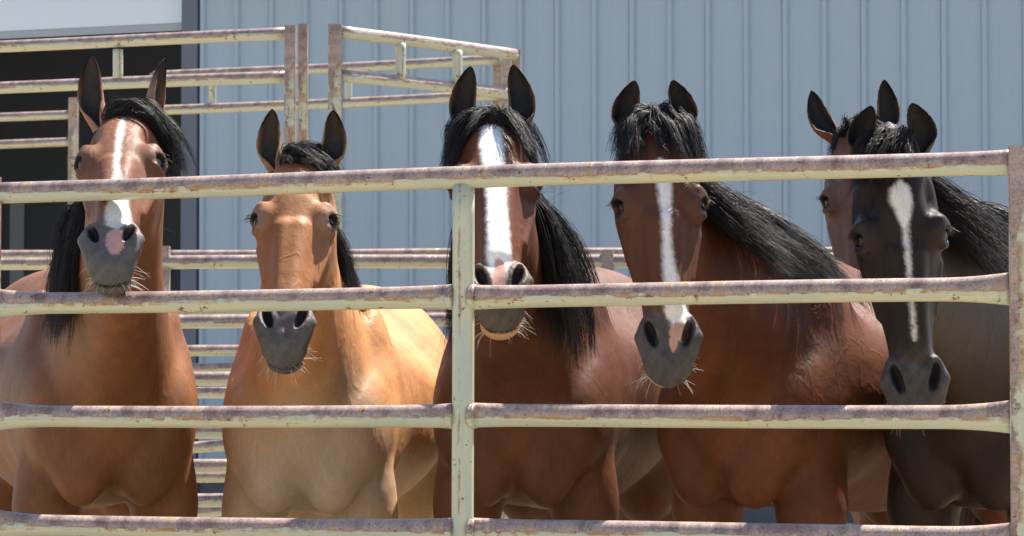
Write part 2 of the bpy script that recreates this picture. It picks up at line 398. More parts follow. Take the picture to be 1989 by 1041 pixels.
class Field:
    def __init__(s, xs, ys, zs):
        s.ax = [np.asarray(a, np.float32) for a in (xs, ys, zs)]
        s.F = np.full((len(xs), len(ys), len(zs)), 0.25, np.float32)
    def region(s, lo, hi):
        idx = []
        for a, l, h in zip(s.ax, lo, hi):
            i0 = max(0, np.searchsorted(a, l) - 1); i1 = min(len(a), np.searchsorted(a, h) + 1)
            if i1 - i0 < 2: return None
            idx.append(slice(i0, i1))
        X = s.ax[0][idx[0]][:, None, None]; Y = s.ax[1][idx[1]][None, :, None]; Z = s.ax[2][idx[2]][None, None, :]
        return tuple(idx), X, Y, Z
    def apply(s, lo, hi, fn, k, sub=False):
        r = s.region(np.asarray(lo) - k - 0.02, np.asarray(hi) + k + 0.02)
        if r is None: return
        idx, X, Y, Z = r
        d = fn(X, Y, Z)
        s.F[idx] = smax(s.F[idx], -d, k) if sub else smin(s.F[idx], d, k)
    def ell(s, c, r, k=0.03, R=None, sub=False):
        c = np.asarray(c, float); r = np.asarray(r, float)
        R = np.eye(3) if R is None else np.asarray(R)         # columns = axes
        ext = np.sqrt(((R * r) ** 2).sum(1))
        def fn(X, Y, Z):
            dx, dy, dz = X - c[0], Y - c[1], Z - c[2]
            k0 = 0; k1 = 0
            for i in range(3):
                q = (dx * R[0, i] + dy * R[1, i] + dz * R[2, i]) / r[i]
                k0 = k0 + q * q; k1 = k1 + (q / r[i]) ** 2
            k0 = np.sqrt(k0); k1 = np.sqrt(k1) + 1e-6
            return k0 * (k0 - 1) / k1
        s.apply(c - ext, c + ext, fn, k, sub)
    def cone(s, a, b, ra, rb, k=0.03):
        a = np.asarray(a, float); b = np.asarray(b, float); ab = b - a; L2 = ab @ ab
        R = max(ra, rb)
        def fn(X, Y, Z):
            dx, dy, dz = X - a[0], Y - a[1], Z - a[2]
            t = np.clip((dx * ab[0] + dy * ab[1] + dz * ab[2]) / L2, 0, 1)
            d = np.sqrt((dx - t * ab[0]) ** 2 + (dy - t * ab[1]) ** 2 + (dz - t * ab[2]) ** 2)
            return d - (ra + (rb - ra) * t)
        s.apply(np.minimum(a, b) - R, np.maximum(a, b) + R, fn, k)
    def sample(s, p):
        ii = []
        for a, j in zip(s.ax, range(3)):
            ii.append(np.clip(np.searchsorted(a, p[:, j]), 1, len(a) - 2))
        i, j, k = ii; Fm = s.F
        d = Fm[i, j, k]
        g = np.stack([(Fm[i + 1, j, k] - Fm[i - 1, j, k]) / (s.ax[0][i + 1] - s.ax[0][i - 1]),
                      (Fm[i, j + 1, k] - Fm[i, j - 1, k]) / (s.ax[1][j + 1] - s.ax[1][j - 1]),
                      (Fm[i, j, k + 1] - Fm[i, j, k - 1]) / (s.ax[2][k + 1] - s.ax[2][k - 1])], 1)
        # first-order correction from the node to the point
        node = np.stack([s.ax[0][i], s.ax[1][j], s.ax[2][k]], 1)
        d = d + (g * (p - node)).sum(1)
        return d, g / (np.linalg.norm(g, axis=1, keepdims=True) + 1e-6)
    def surface(s):
        Fm = s.F; S = Fm < 0
        nx, ny, nz = Fm.shape
        c = np.zeros((nx - 1, ny - 1, nz - 1), np.uint8)
        for a in (0, 1):
            for b in (0, 1):
                for d in (0, 1): c += S[a:nx - 1 + a, b:ny - 1 + b, d:nz - 1 + d]
        act = (c > 0) & (c < 8)
        I, Jx, K = np.nonzero(act)
        vid = np.full(act.shape, -1, np.int32); vid[I, Jx, K] = np.arange(len(I))
        acc = np.zeros((len(I), 3)); cnt = np.zeros(len(I))
        A = s.ax
        for axis in range(3):
            for u in (0, 1):
                for w in (0, 1):
                    o0 = [0, 0, 0]; oth = [q for q in range(3) if q != axis]
                    o0[oth[0]] = u; o0[oth[1]] = w; o1 = list(o0); o1[axis] = 1
                    f0 = Fm[I + o0[0], Jx + o0[1], K + o0[2]]; f1 = Fm[I + o1[0], Jx + o1[1], K + o1[2]]
                    m = (f0 < 0) != (f1 < 0)
                    t = np.where(m, f0 / np.where(m, f0 - f1, 1), 0)
                    p0 = np.stack([A[0][I + o0[0]], A[1][Jx + o0[1]], A[2][K + o0[2]]], 1).astype(float)
                    p1 = np.stack([A[0][I + o1[0]], A[1][Jx + o1[1]], A[2][K + o1[2]]], 1)
                    acc += np.where(m[:, None], p0 + (p1 - p0) * t[:, None], 0); cnt += m
        V = acc / cnt[:, None]
        Q = []
        for axis in range(3):
            o1, o2 = [(1, 2), (2, 0), (0, 1)][axis]
            sl0 = [slice(1, -1)] * 3; sl1 = [slice(1, -1)] * 3
            sl0[axis] = slice(0, -1); sl1[axis] = slice(1, None)
            a = S[tuple(sl0)]; b = S[tuple(sl1)]
            for flip, mk in ((False, a & ~b), (True, ~a & b)):
                e = np.array(np.nonzero(mk)).T
                off = np.ones(3, int); off[axis] = 0
                e = e + off
                d1 = np.zeros(3, int); d1[o1] = 1; d2 = np.zeros(3, int); d2[o2] = 1
                q = [vid[tuple((e - d1 - d2).T)], vid[tuple((e - d2).T)], vid[tuple(e.T)], vid[tuple((e - d1).T)]]
                if flip: q = q[::-1]
                Q.append(np.stack(q, 1))
        return V, np.concatenate(Q)

def axis_grid(lo, hi, flo, fhi, fine, coarse):
    a = []; x = lo
    while x < hi:
        a.append(x); x += fine if flo <= x < fhi else coarse
    return a

# head tables, metres at scale 1: v runs from the poll down the face, n out of the face
HV = [-.06, -.02, .05, .1, .15, .2, .25, .3, .35, .4, .45, .5, .54, .58, .612]
HA = [.02, .058, .078, .090, .097, .098, .089, .077, .066, .057, .051, .052, .055, .050, .028]
HF = [-.085, -.04, -.008, .002, .006, .004, .0, -.003, -.006, -.008, -.011, -.015, -.022, -.038, -.07]
HB = [-.11, -.15, -.205, -.235, -.248, -.245, -.228, -.202, -.176, -.152, -.138, -.134, -.134, -.128, -.10]
TY = [-1.34, -1.30, -1.2, -1.0, -.8, -.5, -.2, 0, .12, .2, .27, .31]
TA = [.03, .11, .205, .275, .292, .292, .256, .220, .192, .155, .095, .03]
TT = [1.12, 1.22, 1.33, 1.41, 1.405, 1.37, 1.42, 1.42, 1.34, 1.27, 1.19, 1.10]
TB = [1.02, .96, .90, .83, .775, .745, .765, .77, .78, .82, .90, 1.0]

def strand_mesh(name, paths, rad, mat, parent, tip=0.15):
    """paths (n,k,3): three-sided tapered hairs"""
    n, k, _ = paths.shape
    T = np.gradient(paths, axis=1); T /= np.linalg.norm(T, axis=2, keepdims=True) + 1e-9
    ref = rng.normal(size=(n, 1, 3)); A = np.cross(T, ref); A /= np.linalg.norm(A, axis=2, keepdims=True) + 1e-9
    B = np.cross(T, A)
    prof_ = rad * np.linspace(1, tip, k) ** 0.8
    r = (np.asarray(prof_)[None, :] * rng.uniform(.7, 1.3, (n, 1)))[:, :, None]
    rings = [paths + r * (A * math.cos(q) + B * math.sin(q)) for q in (0, 2.094, 4.189)]
    V = np.stack(rings, 2).reshape(-1, 3)                       # n,k,3 rings
    base = (np.arange(n)[:, None] * k + np.arange(k - 1)[None, :]) * 3
    Q = []
    for i in range(3):
        j = (i + 1) % 3
        Q.append(np.stack([base + i, base + j, base + 3 + j, base + 3 + i], 2).reshape(-1, 4))
    return fast_mesh(name, V, np.concatenate(Q), [mat], parent)

def grow(fld, roots, dirs, length, steps, grav, wind, stiff=0.75, off=(0.004, 0.02), curl=0.25):
    """guide hairs that fall over the body; returns (n,steps+1,3)"""
    n = len(roots); p = roots.copy(); d = dirs / np.linalg.norm(dirs, axis=1, keepdims=True)
    offs = rng.uniform(off[0], off[1], n); out = [p.copy()]
    L = (length / steps)[:, None]; jit = rng.normal(size=(n, 3)) * curl
    G = np.array([0, 0, -1.0]) * grav + np.asarray(wind)
    for i in range(steps):
        jit = jit * 0.8 + rng.normal(size=(n, 3)) * curl * 0.35
        d = d * stiff + (G + jit) * (1 - stiff); d /= np.linalg.norm(d, axis=1, keepdims=True) + 1e-9
        q = p + d * L
        for _ in range(2):
            dd, gg = fld.sample(q)
            push = np.clip(offs - dd, 0, 0.05); q = q + gg * push[:, None]
        d = q - p; d /= np.linalg.norm(d, axis=1, keepdims=True) + 1e-9
        p = p + d * L; out.append(p.copy())
    return np.stack(out, 1)

def locks(guides, per, spread, conv=0.35, fuzz=0.004):
    n, k, _ = guides.shape
    t = np.linspace(0, 1, k)[None, None, :, None]
    off = rng.normal(size=(n, per, 1, 3)) * spread
    wav = rng.normal(size=(n, per, 1, 3)) * fuzz * np.sin(t * rng.uniform(2, 7, (n, per, 1, 1)) + rng.uniform(0, 6, (n, per, 1, 1))) * t
    ln = rng.uniform(0.72, 1.0, (n, per, 1, 1))
    g = guides[:, None]
    # shorten individual hairs by resampling along the guide
    tt = np.clip(t * ln, 0, 1) * (k - 1); i0 = np.clip(tt.astype(int), 0, k - 2); fr_ = tt - i0
    gi = np.broadcast_to(g, (n, per, k, 3))
    a = np.take_along_axis(gi, np.broadcast_to(i0, (n, per, k, 1)), 2); b = np.take_along_axis(gi, np.broadcast_to(i0 + 1, (n, per, k, 1)), 2)
    path = a * (1 - fr_) + b * fr_
    path = path + off * (1 - (1 - conv) * t) + wav
    return path.reshape(n * per, k, 3)

def hnoise(p, s, seed=0):
    """cheap smooth value noise for colour edges"""
    q = p * s
    return (np.sin(q[:, 0] * 1.7 + q[:, 1] * 2.3 + seed) + np.sin(q[:, 1] * 3.1 - q[:, 2] * 1.9 + seed * 2) + np.sin(q[:, 2] * 2.7 + q[:, 0] * 3.7 + seed * 3)
            + np.sin(q[:, 0] * 7.1 - q[:, 2] * 6.3) * .5) / 3.5

def make_horse(H):
    S = H['scale']; th = H['heading']                       # heading: forward = (-sin th, -cos th) in world
    fw = np.array([-math.sin(th), -math.cos(th), 0]); rt = np.array([fw[1], -fw[0], 0])
    org = np.array([H['x'], H['y'], 0.0])
    Rw = np.stack([rt, fw, [0, 0, 1]], 1)                   # local -> world (columns)
    toL = lambda w: (np.asarray(w, float) - org) @ Rw
    # head frame
    ti, ya, ro = (math.radians(a) for a in (H['tilt'], H['yaw'], H['roll']))
    s0 = np.array([1., 0, 0]); v0 = np.array([0, -math.sin(ti), -math.cos(ti)]); n0 = np.array([0, -math.cos(ti), math.sin(ti)])
    s1 = s0 * math.cos(ro) - v0 * math.sin(ro); v1 = v0 * math.cos(ro) + s0 * math.sin(ro)
    cz, sz = math.cos(ya), math.sin(ya); Rz = np.array([[cz, -sz, 0], [sz, cz, 0], [0, 0, 1]])
    ax = [(Rz @ a) @ Rw for a in (s1, v1, n0)]              # in horse-local
    HM = np.stack(ax, 1)                                    # columns s,v,n
    poll = toL(H['poll']); hs = H.get('head', S)
    hp = lambda s, v, n: poll + HM @ (np.array([s, v, n]) * hs)
    muz = hp(0, .6, -.06)
    # grid
    pts = np.array([hp(a, b, c) for a in (-.13, .13) for b in (-.09, .65) for c in (-.27, .05)])
    lo, hi = pts.min(0), pts.max(0)
    xs = axis_grid(min(-.38 * S, lo[0] - .03), max(.38 * S, hi[0] + .03), lo[0], hi[0], .005, .013)
    ys = axis_grid(-1.42 * S, max(hi[1] + .03, .42 * S), lo[1], hi[1], .005, .016)
    zs = axis_grid(-.02, hi[2] + .04, lo[2], hi[2], .005, .014)
    f = Field(xs, ys, zs)
    # torso
    def torso(X, Y, Z):
        y = Y / S; z = Z / S
        a = np.maximum(hermite(TY, TA, y), .01); tp = hermite(TY, TT, y); bt = hermite(TY, TB, y)
        c = (tp + bt) / 2; b = np.maximum((tp - bt) / 2, .01)
        t = (z - bt) / (2 * b)
        g = 1 - .50 * sstep(.55, 1.05, t) * sstep(-1.1, -.3, y) - .22 * sstep(.4, .8, t) * sstep(-.35, -.05, y) - .25 * sstep(.6, 1.05, t) * sstep(-1.2, -.6, y) - .10 * sstep(.25, -.05, t)
        q = ((np.abs(X / S) / (a * g)) ** 2.2 + (np.abs(z - c) / b) ** 2.2) ** (1 / 2.2)
        d = (q - 1) * np.minimum(a, b) * .85
        dy = np.maximum(np.maximum(y - TY[-1], TY[0] - y), 0)
        return (d + dy * .9) * S
    f.apply(np.array([-.33, -1.38, .68]) * S, np.array([.33, .34, 1.5]) * S, torso, .02)
    for sd in (-1, 1):
        E = lambda c, r, k=.04, R=None, sub=False: f.ell(np.array([sd * c[0], c[1], c[2]]) * S, np.array(r) * S, k * S, R, sub)
        C = lambda a, b, ra, rb, k=.03: f.cone(np.array([sd * a[0], a[1], a[2]]) * S, np.array([sd * b[0], b[1], b[2]]) * S, ra * S, rb * S, k * S)
        E((.088, .20, .955), (.092, .09, .14), .035)                    # pectoral
        E((.150, .13, 1.00), (.066, .11, .14), .06)                     # point of shoulder
        E((.155, -.03, 1.08), (.058, .14, .24), .08)                    # shoulder blade
        E((.080, .215, .87), (.070, .075, .10), .03)
        E((.150, .06, .80), (.082, .105, .17), .022)                     # forearm muscle
        C((.148, .06, .76), (.142, .06, .60), .078, .060, .03)
        C((.145, .06, .60), (.140, .055, .46), .060, .052); C((.14, .055, .46), (.14, .04, .38), .050, .036)
        C((.14, .04, .38), (.14, .035, .19), .035, .034); C((.14, .035, .17), (.14, .035, .15), .042, .042)
        C((.14, .04, .15), (.14, .085, .07), .035, .042, .02); C((.14, .09, .06), (.14, .10, .03), .052, .062, .015)
        E((.165, -1.08, 1.0), (.125, .22, .27), .06)                    # thigh
        E((.17, -.92, .86), (.10, .13, .17), .05)
        C((.165, -1.02, .84), (.15, -1.20, .56), .115, .062, .05); C((.15, -1.21, .56), (.15, -1.22, .48), .056, .05)
        C((.15, -1.22, .48), (.15, -1.18, .19), .044, .036); C((.15, -1.18, .17), (.15, -1.18, .15), .044, .044)
        C((.15, -1.175, .15), (.15, -1.13, .07), .036, .043, .02); C((.15, -1.13, .06), (.15, -1.12, .03), .052, .062, .015)
    f.ell(np.array([0, .315, .96]) * S, np.array([.012, .05, .13]) * S, .03 * S, None, True)     # breast groove
    # neck
    b0 = np.array([0, .05, 1.09]) * S
    e0 = hp(0, .085, -.125)
    dir0 = np.array([0, .62, .78]); dirE = HM @ np.array([0, -.62, .5]); dirE /= np.linalg.norm(dirE)
    dist = np.linalg.norm(e0 - b0)
    c1 = b0 + dir0 * dist * .36; c2 = e0 - dirE * dist * .34
    NS = 26; stn = []
    for i in range(NS):
        t = i / (NS - 1)
        c = (1 - t)**3 * b0 + 3 * (1 - t)**2 * t * c1 + 3 * (1 - t) * t * t * c2 + t**3 * e0
        T = 3 * (1 - t)**2 * (c1 - b0) + 6 * (1 - t) * t * (c2 - c1) + 3 * t * t * (e0 - c2); T /= np.linalg.norm(T)
        sd = np.array([-1., 0, 0]) * (1 - t) + HM[:, 0] * t; sd -= T * (sd @ T); sd /= np.linalg.norm(sd)
        upv = np.cross(T, sd)
        if upv[2] < 0 and t < .5: upv = -upv
        if t >= .5 and (upv @ stn[-1][2]) < 0: upv = -upv
        ru = hermite([0, .25, .5, .75, 1], [.305, .240, .180, .138, .108], np.array([t]))[0] * S
        rs = hermite([0, .25, .5, .75, 1], [.170, .128, .096, .078, .074], np.array([t]))[0] * S
        stn.append((c, T, upv, sd, ru, rs))
    for (c, T, upv, sd, ru, rs) in stn:
        R = np.stack([sd, T, upv], 1)
        f.ell(c, (rs, .06 * S + .25 * ru, ru), .035 * S, R)
    # windpipe / throat line, gives the front of the neck its ridge
    for (c, T, upv, sd, ru, rs) in stn[3:-3:2]:
        f.ell(c - upv * ru * .72, (.045 * S, .06 * S, .05 * S), .03 * S, np.stack([sd, T, upv], 1))
    # head
    def head(X, Y, Z):
        dx, dy, dz = X - poll[0], Y - poll[1], Z - poll[2]
        s = (dx * HM[0, 0] + dy * HM[1, 0] + dz * HM[2, 0]) / hs
        v = (dx * HM[0, 1] + dy * HM[1, 1] + dz * HM[2, 1]) / hs
        n = (dx * HM[0, 2] + dy * HM[1, 2] + dz * HM[2, 2]) / hs
        a = np.maximum(hermite(HV, HA, v) * H.get('hw', 1.0), .012); fr_ = hermite(HV, HF, v); bk = hermite(HV, HB, v)
        c = (fr_ + bk) / 2; b = np.maximum((fr_ - bk) / 2, .012)
        t = (n - bk) / (2 * b)
        g = .66 + .34 * sstep(.05, .55, t)
        g = g - .20 * sstep(.70, 1.0, t) * sstep(.22, .34, v) * (1 - sstep(.44, .52, v))
        q = ((np.abs(s) / (a * g)) ** 2.35 + (np.abs(n - c) / b) ** 2.35) ** (1 / 2.35)
        d = (q - 1) * np.minimum(a, b) * .9
        dv = np.maximum(np.maximum(v - HV[-1], HV[0] - v), 0)
        return (d + dv) * hs
    f.apply(lo, hi, head, .03 * hs)
    def HE(c, r, k=.015, sub=False, rot=0.0, rn=0.0):
        R = HM.copy()
        if rot:
            a, b = R[:, 0].copy(), R[:, 1].copy(); R[:, 0] = a * math.cos(rot) + b * math.sin(rot); R[:, 1] = -a * math.sin(rot) + b * math.cos(rot)
        if rn:
            a, b = R[:, 0].copy(), R[:, 2].copy(); R[:, 0] = a * math.cos(rn) + b * math.sin(rn); R[:, 2] = -a * math.sin(rn) + b * math.cos(rn)
        f.ell(hp(*c), np.array(r) * hs, k * hs, R, sub)
    def HC(a, b, ra, rb, k=.015): f.cone(hp(*a), hp(*b), ra * hs, rb * hs, k * hs)
    for sd in (-1, 1):
        HE((sd * .072, .192, -.048), (.036, .046, .046), .02)                        # orbit
        HC((sd * .082, .172, -.016), (sd * .102, .186, -.056), .011, .010, .010)    # brow ridge
        HE((sd * .052, .20, -.165), (.028, .12, .085), .03)                         # cheek
        HC((sd * .078, .26, -.082), (sd * .060, .37, -.070), .012, .008, .018)      # facial crest
        HE((sd * .074, .120, -.03), (.012, .026, .026), .03, True)                    # hollow above eye
        HC((sd * .018, .25, -.012), (sd * .014, .45, -.026), .022, .020, .02)       # nasal bones
        HE((sd * .041, .518, -.050), (.030, .052, .042), .016)                      # nostril wing
        HC((sd * .046, .480, -.030), (sd * .064, .520, -.038), .010, .011, .010)
        HC((sd * .064, .520, -.038), (sd * .051, .566, -.044), .011, .010, .010)
        HE((sd * .0450, .518, -.012), (.0120, .037, .034), .006, True, sd * .28, sd * -.45)  # nostril
        HE((sd * .0970, .205, -.036), (.018, .0150, .025), .005, True)               # eye slit
        HC((sd * .086, .232, -.024), (sd * .098, .224, -.056), .007, .007, .008)    # lower lid
    HE((0, .572, -.078), (.049, .038, .046), .02)                                   # upper lip
    HE((0, .578, -.116), (.045, .032, .030), .012)                                  # lower lip
    HE((0, .555, -.135), (.032, .035, .028), .02)                                   # chin
    HE((0, .612, -.104), (.060, .020, .0030), .004, True)                           # mouth line
    V, Q = f.surface()
    # ---------------- colours
    rel = (V - poll) @ HM / hs; s, v, n = rel[:, 0], rel[:, 1], rel[:, 2]
    headm = sstep(.33, .27, np.linalg.norm(rel - np.array([0, .28, -.1]), axis=1)) * 1.0
    inhead = (np.abs(s) < .13) & (v > -.06) & (v < .66) & (n > -.27) & (n < .06)
    nz = hnoise(V, 55, H['seed']); nf = hnoise(V, 260, H['seed'] + 3)
    big = hnoise(V, 6, H['seed'] + 1)
    C = np.ones((len(V), 1)) * np.array(H['body'])
    y_, z_, x_ = V[:, 1] / S, V[:, 2] / S, V[:, 0] / S
    C *= (1 + .22 * big + .16 * hnoise(V, 19, H['seed'] + 5) + .06 * nz + rng.normal(size=len(V)) * .03)[:, None]
    def mixc(mask, c): 
        nonlocal C
        C = C * (1 - mask[:, None]) + np.array(c) * mask[:, None]
    if 'chest' in H:      # pale mealy patch on breast and forearms
        mk = sstep(.42, .12, np.sqrt((x_ / .9) ** 2 + ((z_ - .84) / 1.0) ** 2) + .05 * nz + .06 * big) * sstep(-.15, .12, y_) * (1 - inhead)
        mixc(mk * .85, H['chest'])
    if 'belly' in H:
        mk = sstep(1.0, .82, z_ + .04 * big) * sstep(.0, -.2, y_); mixc(mk * .7, H['belly'])
    mixc(sstep(.55, .42, z_ + .03 * nz) * .95, (.012, .011, .012))           # black lower legs
    mixc(inhead * .999 * sstep(-.05, .02, v), H['face'])
    C *= (1 + .10 * nf * inhead)[:, None]
    side = inhead * sstep(-.02, -.10, n) * sstep(.45, .38, v)
    mixc(side * .35, np.array(H['body']))
    # darker greyer skin round the eyes
    for sd in (-1, 1):
        de = np.sqrt(((s - sd * .092) / 1.0) ** 2 + ((v - .207) / 1.1) ** 2 + (n + .036) ** 2)
        mixc(inhead * sstep(.055, .025, de + .006 * nz) * H.get('eyemix', .6), H.get('eyecol', (.06, .045, .04)))
        mixc(inhead * sstep(.026, .020, de) * .9, (.012, .01, .012))
    # muzzle
    mzc = np.array(H['muzzle'])[None, :] * (1 + .22 * nz + .15 * hnoise(V, 120, 9) + rng.normal(size=len(V)) * .05)[:, None] * (1 + .5 * sstep(.56, .44, v))[:, None]
    mk = (inhead * sstep(.42, .53, v + .02 * nz - .25 * (n + .03) * (n < -.03)))[:, None]; C = C * (1 - mk) + mzc * mk
    # blaze
    if 'blaze' in H:
        bv, bc, bw = zip(*H['blaze'])
        cc = np.interp(v, bv, bc); ww = np.interp(v, bv, bw)
        bn = (np.abs(s - cc) - ww + .002 * hnoise(V, 62, H['seed']) + .0015 * nf + rng.normal(size=len(V)) * .0009)
        mk = inhead * sstep(.008, -.006, bn) * (ww > .001) * sstep(-.10, -.06, n)
        mixc(mk * H.get('blazeop', 1.0), H.get('white', (.68, .66, .63)))
    for (cs, cv, rs_, rv, pc) in H.get('pink', []):
        dd = np.sqrt(((s - cs) / rs_) ** 2 + ((v - cv) / rv) ** 2) + .10 * nz + .05 * nf
        mixc(inhead * sstep(1.05, .92, dd) * (n > -.13), pc)
    if 'lip' in H:
        mixc(inhead * sstep(-.098, -.106, n) * sstep(.54, .56, v), H['lip'])
    for sd in (-1, 1):    # inside of the nostrils
        dn = np.sqrt(((s - sd * .0450) / .019) ** 2 + ((v - .518) / .039) ** 2)
        inner = inhead * sstep(1.0, .75, dn) * sstep(-.018, -.028, n + .25 * (np.abs(s) - .045))
        mixc(inner * .9, (.012, .010, .012))
    mixc(inhead * sstep(.007, .003, np.abs(n + .104)) * sstep(.59, .6, v), (.02, .018, .018))
    C = np.clip(C, .004, 1)
    # ---------------- ears and eyes, same mesh
    Vs, Qs, Cs, Ms = [V], [Q], [C], [np.zeros(len(Q), np.int32)]
    nv = len(V)
    for sd, (out, fwd, twist, ln) in zip((-1, 1), H['ears']):
        base = hp(sd * .056, .018, -.062)
        axv = HM @ np.array([sd * out, -1, fwd]); axv /= np.linalg.norm(axv)
        opn = HM @ np.array([sd * math.sin(twist), 0, math.cos(twist)]); opn -= axv * (opn @ axv); opn /= np.linalg.norm(opn)
        lat = np.cross(axv, opn); 
        if lat @ HM[:, 0] * sd < 0: lat = -lat            # lat points outwards
        NU, NT_ = 26, 23; L = .165 * ln * hs
        us = np.linspace(0, 1, NU); hw = np.interp(us, [0, .12, .25, .42, .60, .76, .88, .96, 1], [.022, .0245, .0285, .0325, .0325, .0280, .0195, .0105, .0030]) * hs
        Th = np.radians(np.interp(us, [0, .2, .4, .7, 1], [178, 150, 108, 92, 85]))
        for layer in (0, 1):
            pts_, cl = [], []
            for u, w, T_ in zip(us, hw, Th):
                cen = base + axv * L * u - lat * (.026 * hs * max(0, u - .35) ** 1.5 * 2.2) + lat * .006 * hs * math.sin(u * 3.1) + opn * (.02 * u * u) * hs
                ths = np.linspace(-T_, T_, NT_)
                ww = max(w - (.0032 * hs if layer else 0), .0006)
                p = cen + np.outer(np.sin(ths) * ww, lat) - np.outer(np.cos(ths) * ww * .80, opn)
                p += rng.normal(size=p.shape) * .0004
                pts_.append(p)
                e_ = np.abs(ths) / T_
                if layer:
                    c_ = np.array(H['earin']) * (1 - sstep(.55, .95, e_))[:, None] * (0.40 + .3 * u) + np.array(H['earedge']) * sstep(.5, .95, e_)[:, None] * (1 - sstep(.55, .9, u))
                    c_ = c_ + np.array([.006, .005, .005])
                else:
                    k_ = sstep(.45, .85, u); c_ = np.ones((NT_, 1)) * (np.array(H['earout']) * (1 - k_) + np.array([.015, .013, .013]) * k_)
                cl.append(c_ * rng.uniform(.8, 1.2, (NT_, 1)))
            Vs.append(np.concatenate(pts_)); Cs.append(np.concatenate(cl))
            i0 = nv; nv += NU * NT_
            a = (np.arange(NU - 1)[:, None] * NT_ + np.arange(NT_ - 1)[None, :]).ravel() + i0
            q = np.stack([a, a + 1, a + NT_ + 1, a + NT_], 1)
            Qs.append(q if layer else q[:, ::-1]); Ms.append(np.zeros(len(q), np.int32))
        # rim joins both layers
        j0 = nv - 2 * NU * NT_; j1 = nv - NU * NT_
        for cc_ in (0, NT_ - 1):
            r0 = np.arange(NU - 1) * NT_ + cc_
            q = np.stack([j0 + r0, j1 + r0, j1 + r0 + NT_, j0 + r0 + NT_], 1); Qs.append(q if cc_ == 0 else q[:, ::-1]); Ms.append(np.zeros(len(q), np.int32))
    for sd in (-1, 1):
        ce = hp(sd * .0785, .205, -.040); nu, nw = 12, 18
        pp = []
        for i in range(nu + 1):
            for j in range(nw):
                a, b = math.pi * i / nu, 2 * math.pi * j / nw
                pp.append(ce + np.array([math.sin(a) * math.cos(b), math.sin(a) * math.sin(b), math.cos(a)]) * .0205 * hs)
        Vs.append(np.array(pp)); Cs.append(np.ones((len(pp), 3)) * .01)
        q = [(nv + i * nw + j, nv + (i + 1) * nw + j, nv + (i + 1) * nw + (j + 1) % nw, nv + i * nw + (j + 1) % nw) for i in range(nu) for j in range(nw)]
        Qs.append(np.array(q)); Ms.append(np.ones(len(q), np.int32)); nv += len(pp)
    body = fast_mesh(H['name'], np.concatenate(Vs), np.concatenate(Qs), [M['coat'], M['eye']], None, np.concatenate(Cs), np.concatenate(Ms))
    mw = Matrix(((Rw[0, 0], Rw[0, 1], 0, org[0]), (Rw[1, 0], Rw[1, 1], 0, org[1]), (0, 0, 1, 0), (0, 0, 0, 1)))
    body.matrix_world = mw
    tag(body, H['label'], "horse", "young horses lined up behind the pipe panel")
    # ---------------- hair
    wl = lambda w: np.asarray(w, float) @ Rw                 # world vector -> local
    # mane: roots along the crest from poll to withers
    msd = wl(np.array([H['mane_side'], -0.1, 0.0]))
    ng = H.get('mane_n', 150)
    crest = []
    for (c, T, upv, sd, ru, rs) in stn: crest.append((c + upv * ru, upv, T))
    ks = rng.uniform(H.get('mane_from', 3.0), NS - 1.001, ng); i0 = ks.astype(int); fr_ = (ks - i0)[:, None]
    cp = np.array([q[0] for q in crest]); cu = np.array([q[1] for q in crest])
    roots = cp[i0] * (1 - fr_) + cp[i0 + 1] * fr_; ups = cu[i0]
    dd, gg = f.sample(roots); roots = roots - gg * dd[:, None] - gg * .004
    sidev = msd / np.linalg.norm(msd)
    flip = np.where(rng.random(ng) < H.get('mane_flip', .06), -1.0, 1.0)[:, None]
    roots = roots + sidev * rng.uniform(-.012, .02, (ng, 1))
    dirs = ups * .40 + sidev * flip * rng.uniform(.5, 1.0, (ng, 1)) + rng.normal(size=(ng, 3)) * .12
    ln = H.get('mane_len', .30) * S * rng.uniform(.65, 1.15, ng)
    gd = grow(f, roots, dirs, ln, 14, 1.0, wl(H.get('wind', (.1, 0, 0))), .64, (.003, .030), .20)
    strand_mesh("mane", locks(gd, 40, .0090 * S, .35, .008), .00085, M['hair'], body)
    # forelock
    nf_ = H.get('fore_n', 34)
    fs = rng.uniform(-.040, .040, nf_); fvv = rng.uniform(-.055, .030, nf_)
    roots = np.array([hp(a, b, -.035) for a, b in zip(fs, fvv)])
    for _ in range(3):
        dd, gg = f.sample(roots); roots = roots - gg * dd[:, None]
    fd_ = H['fore']                                        # (side push, forward, up, length)
    dirs = np.array([HM @ np.array([fd_[0] + a * fd_[4], -fd_[2], fd_[1]]) for a in fs * 12]) + rng.normal(size=(nf_, 3)) * .16
    ln = fd_[3] * hs * rng.uniform(.6, 1.15, nf_)
    gd = grow(f, roots, dirs, ln, 14, .9, wl(H.get('fwind', (.1, 0, 0))), .62, (.002, .030), .22)
    strand_mesh("forelock", locks(gd, 40, .0065 * hs, .35, .007), .0008, M['hair'], body)
    # flyaway hairs on poll and crest
    nfy = 130; ks = rng.uniform(8, NS - 1.01, nfy).astype(int)
    roots = cp[ks]; dirs = cu[ks] + rng.normal(size=(nfy, 3)) * .6 + wl((.5, 0, .3))
    gd = grow(f, roots, dirs, rng.uniform(.03, .17, nfy) * S, 10, .35, wl((.7, 0, .1)), .8, (.003, .01), .5)
    strand_mesh("flyaway_hair", gd, .00045, M['hair'], body)
    # tail
    nt_ = 60
    roots = np.array([0, -1.31, 1.25]) * S + rng.normal(size=(nt_, 3)) * np.array([.022, .015, .03])
    gd = grow(f, roots, np.array([[0, -1, .1]]) + rng.normal(size=(nt_, 3)) * .2, rng.uniform(.7, .95, nt_) * S, 14, 1.0, wl((H.get('tailx', 0), 0, 0)), .6, (.01, .05), .2)
    strand_mesh("tail", locks(gd, 22, .016, .8, .01), .0014, M['hair'], body)
    # whiskers and chin hairs, eyelashes
    nw_ = 44
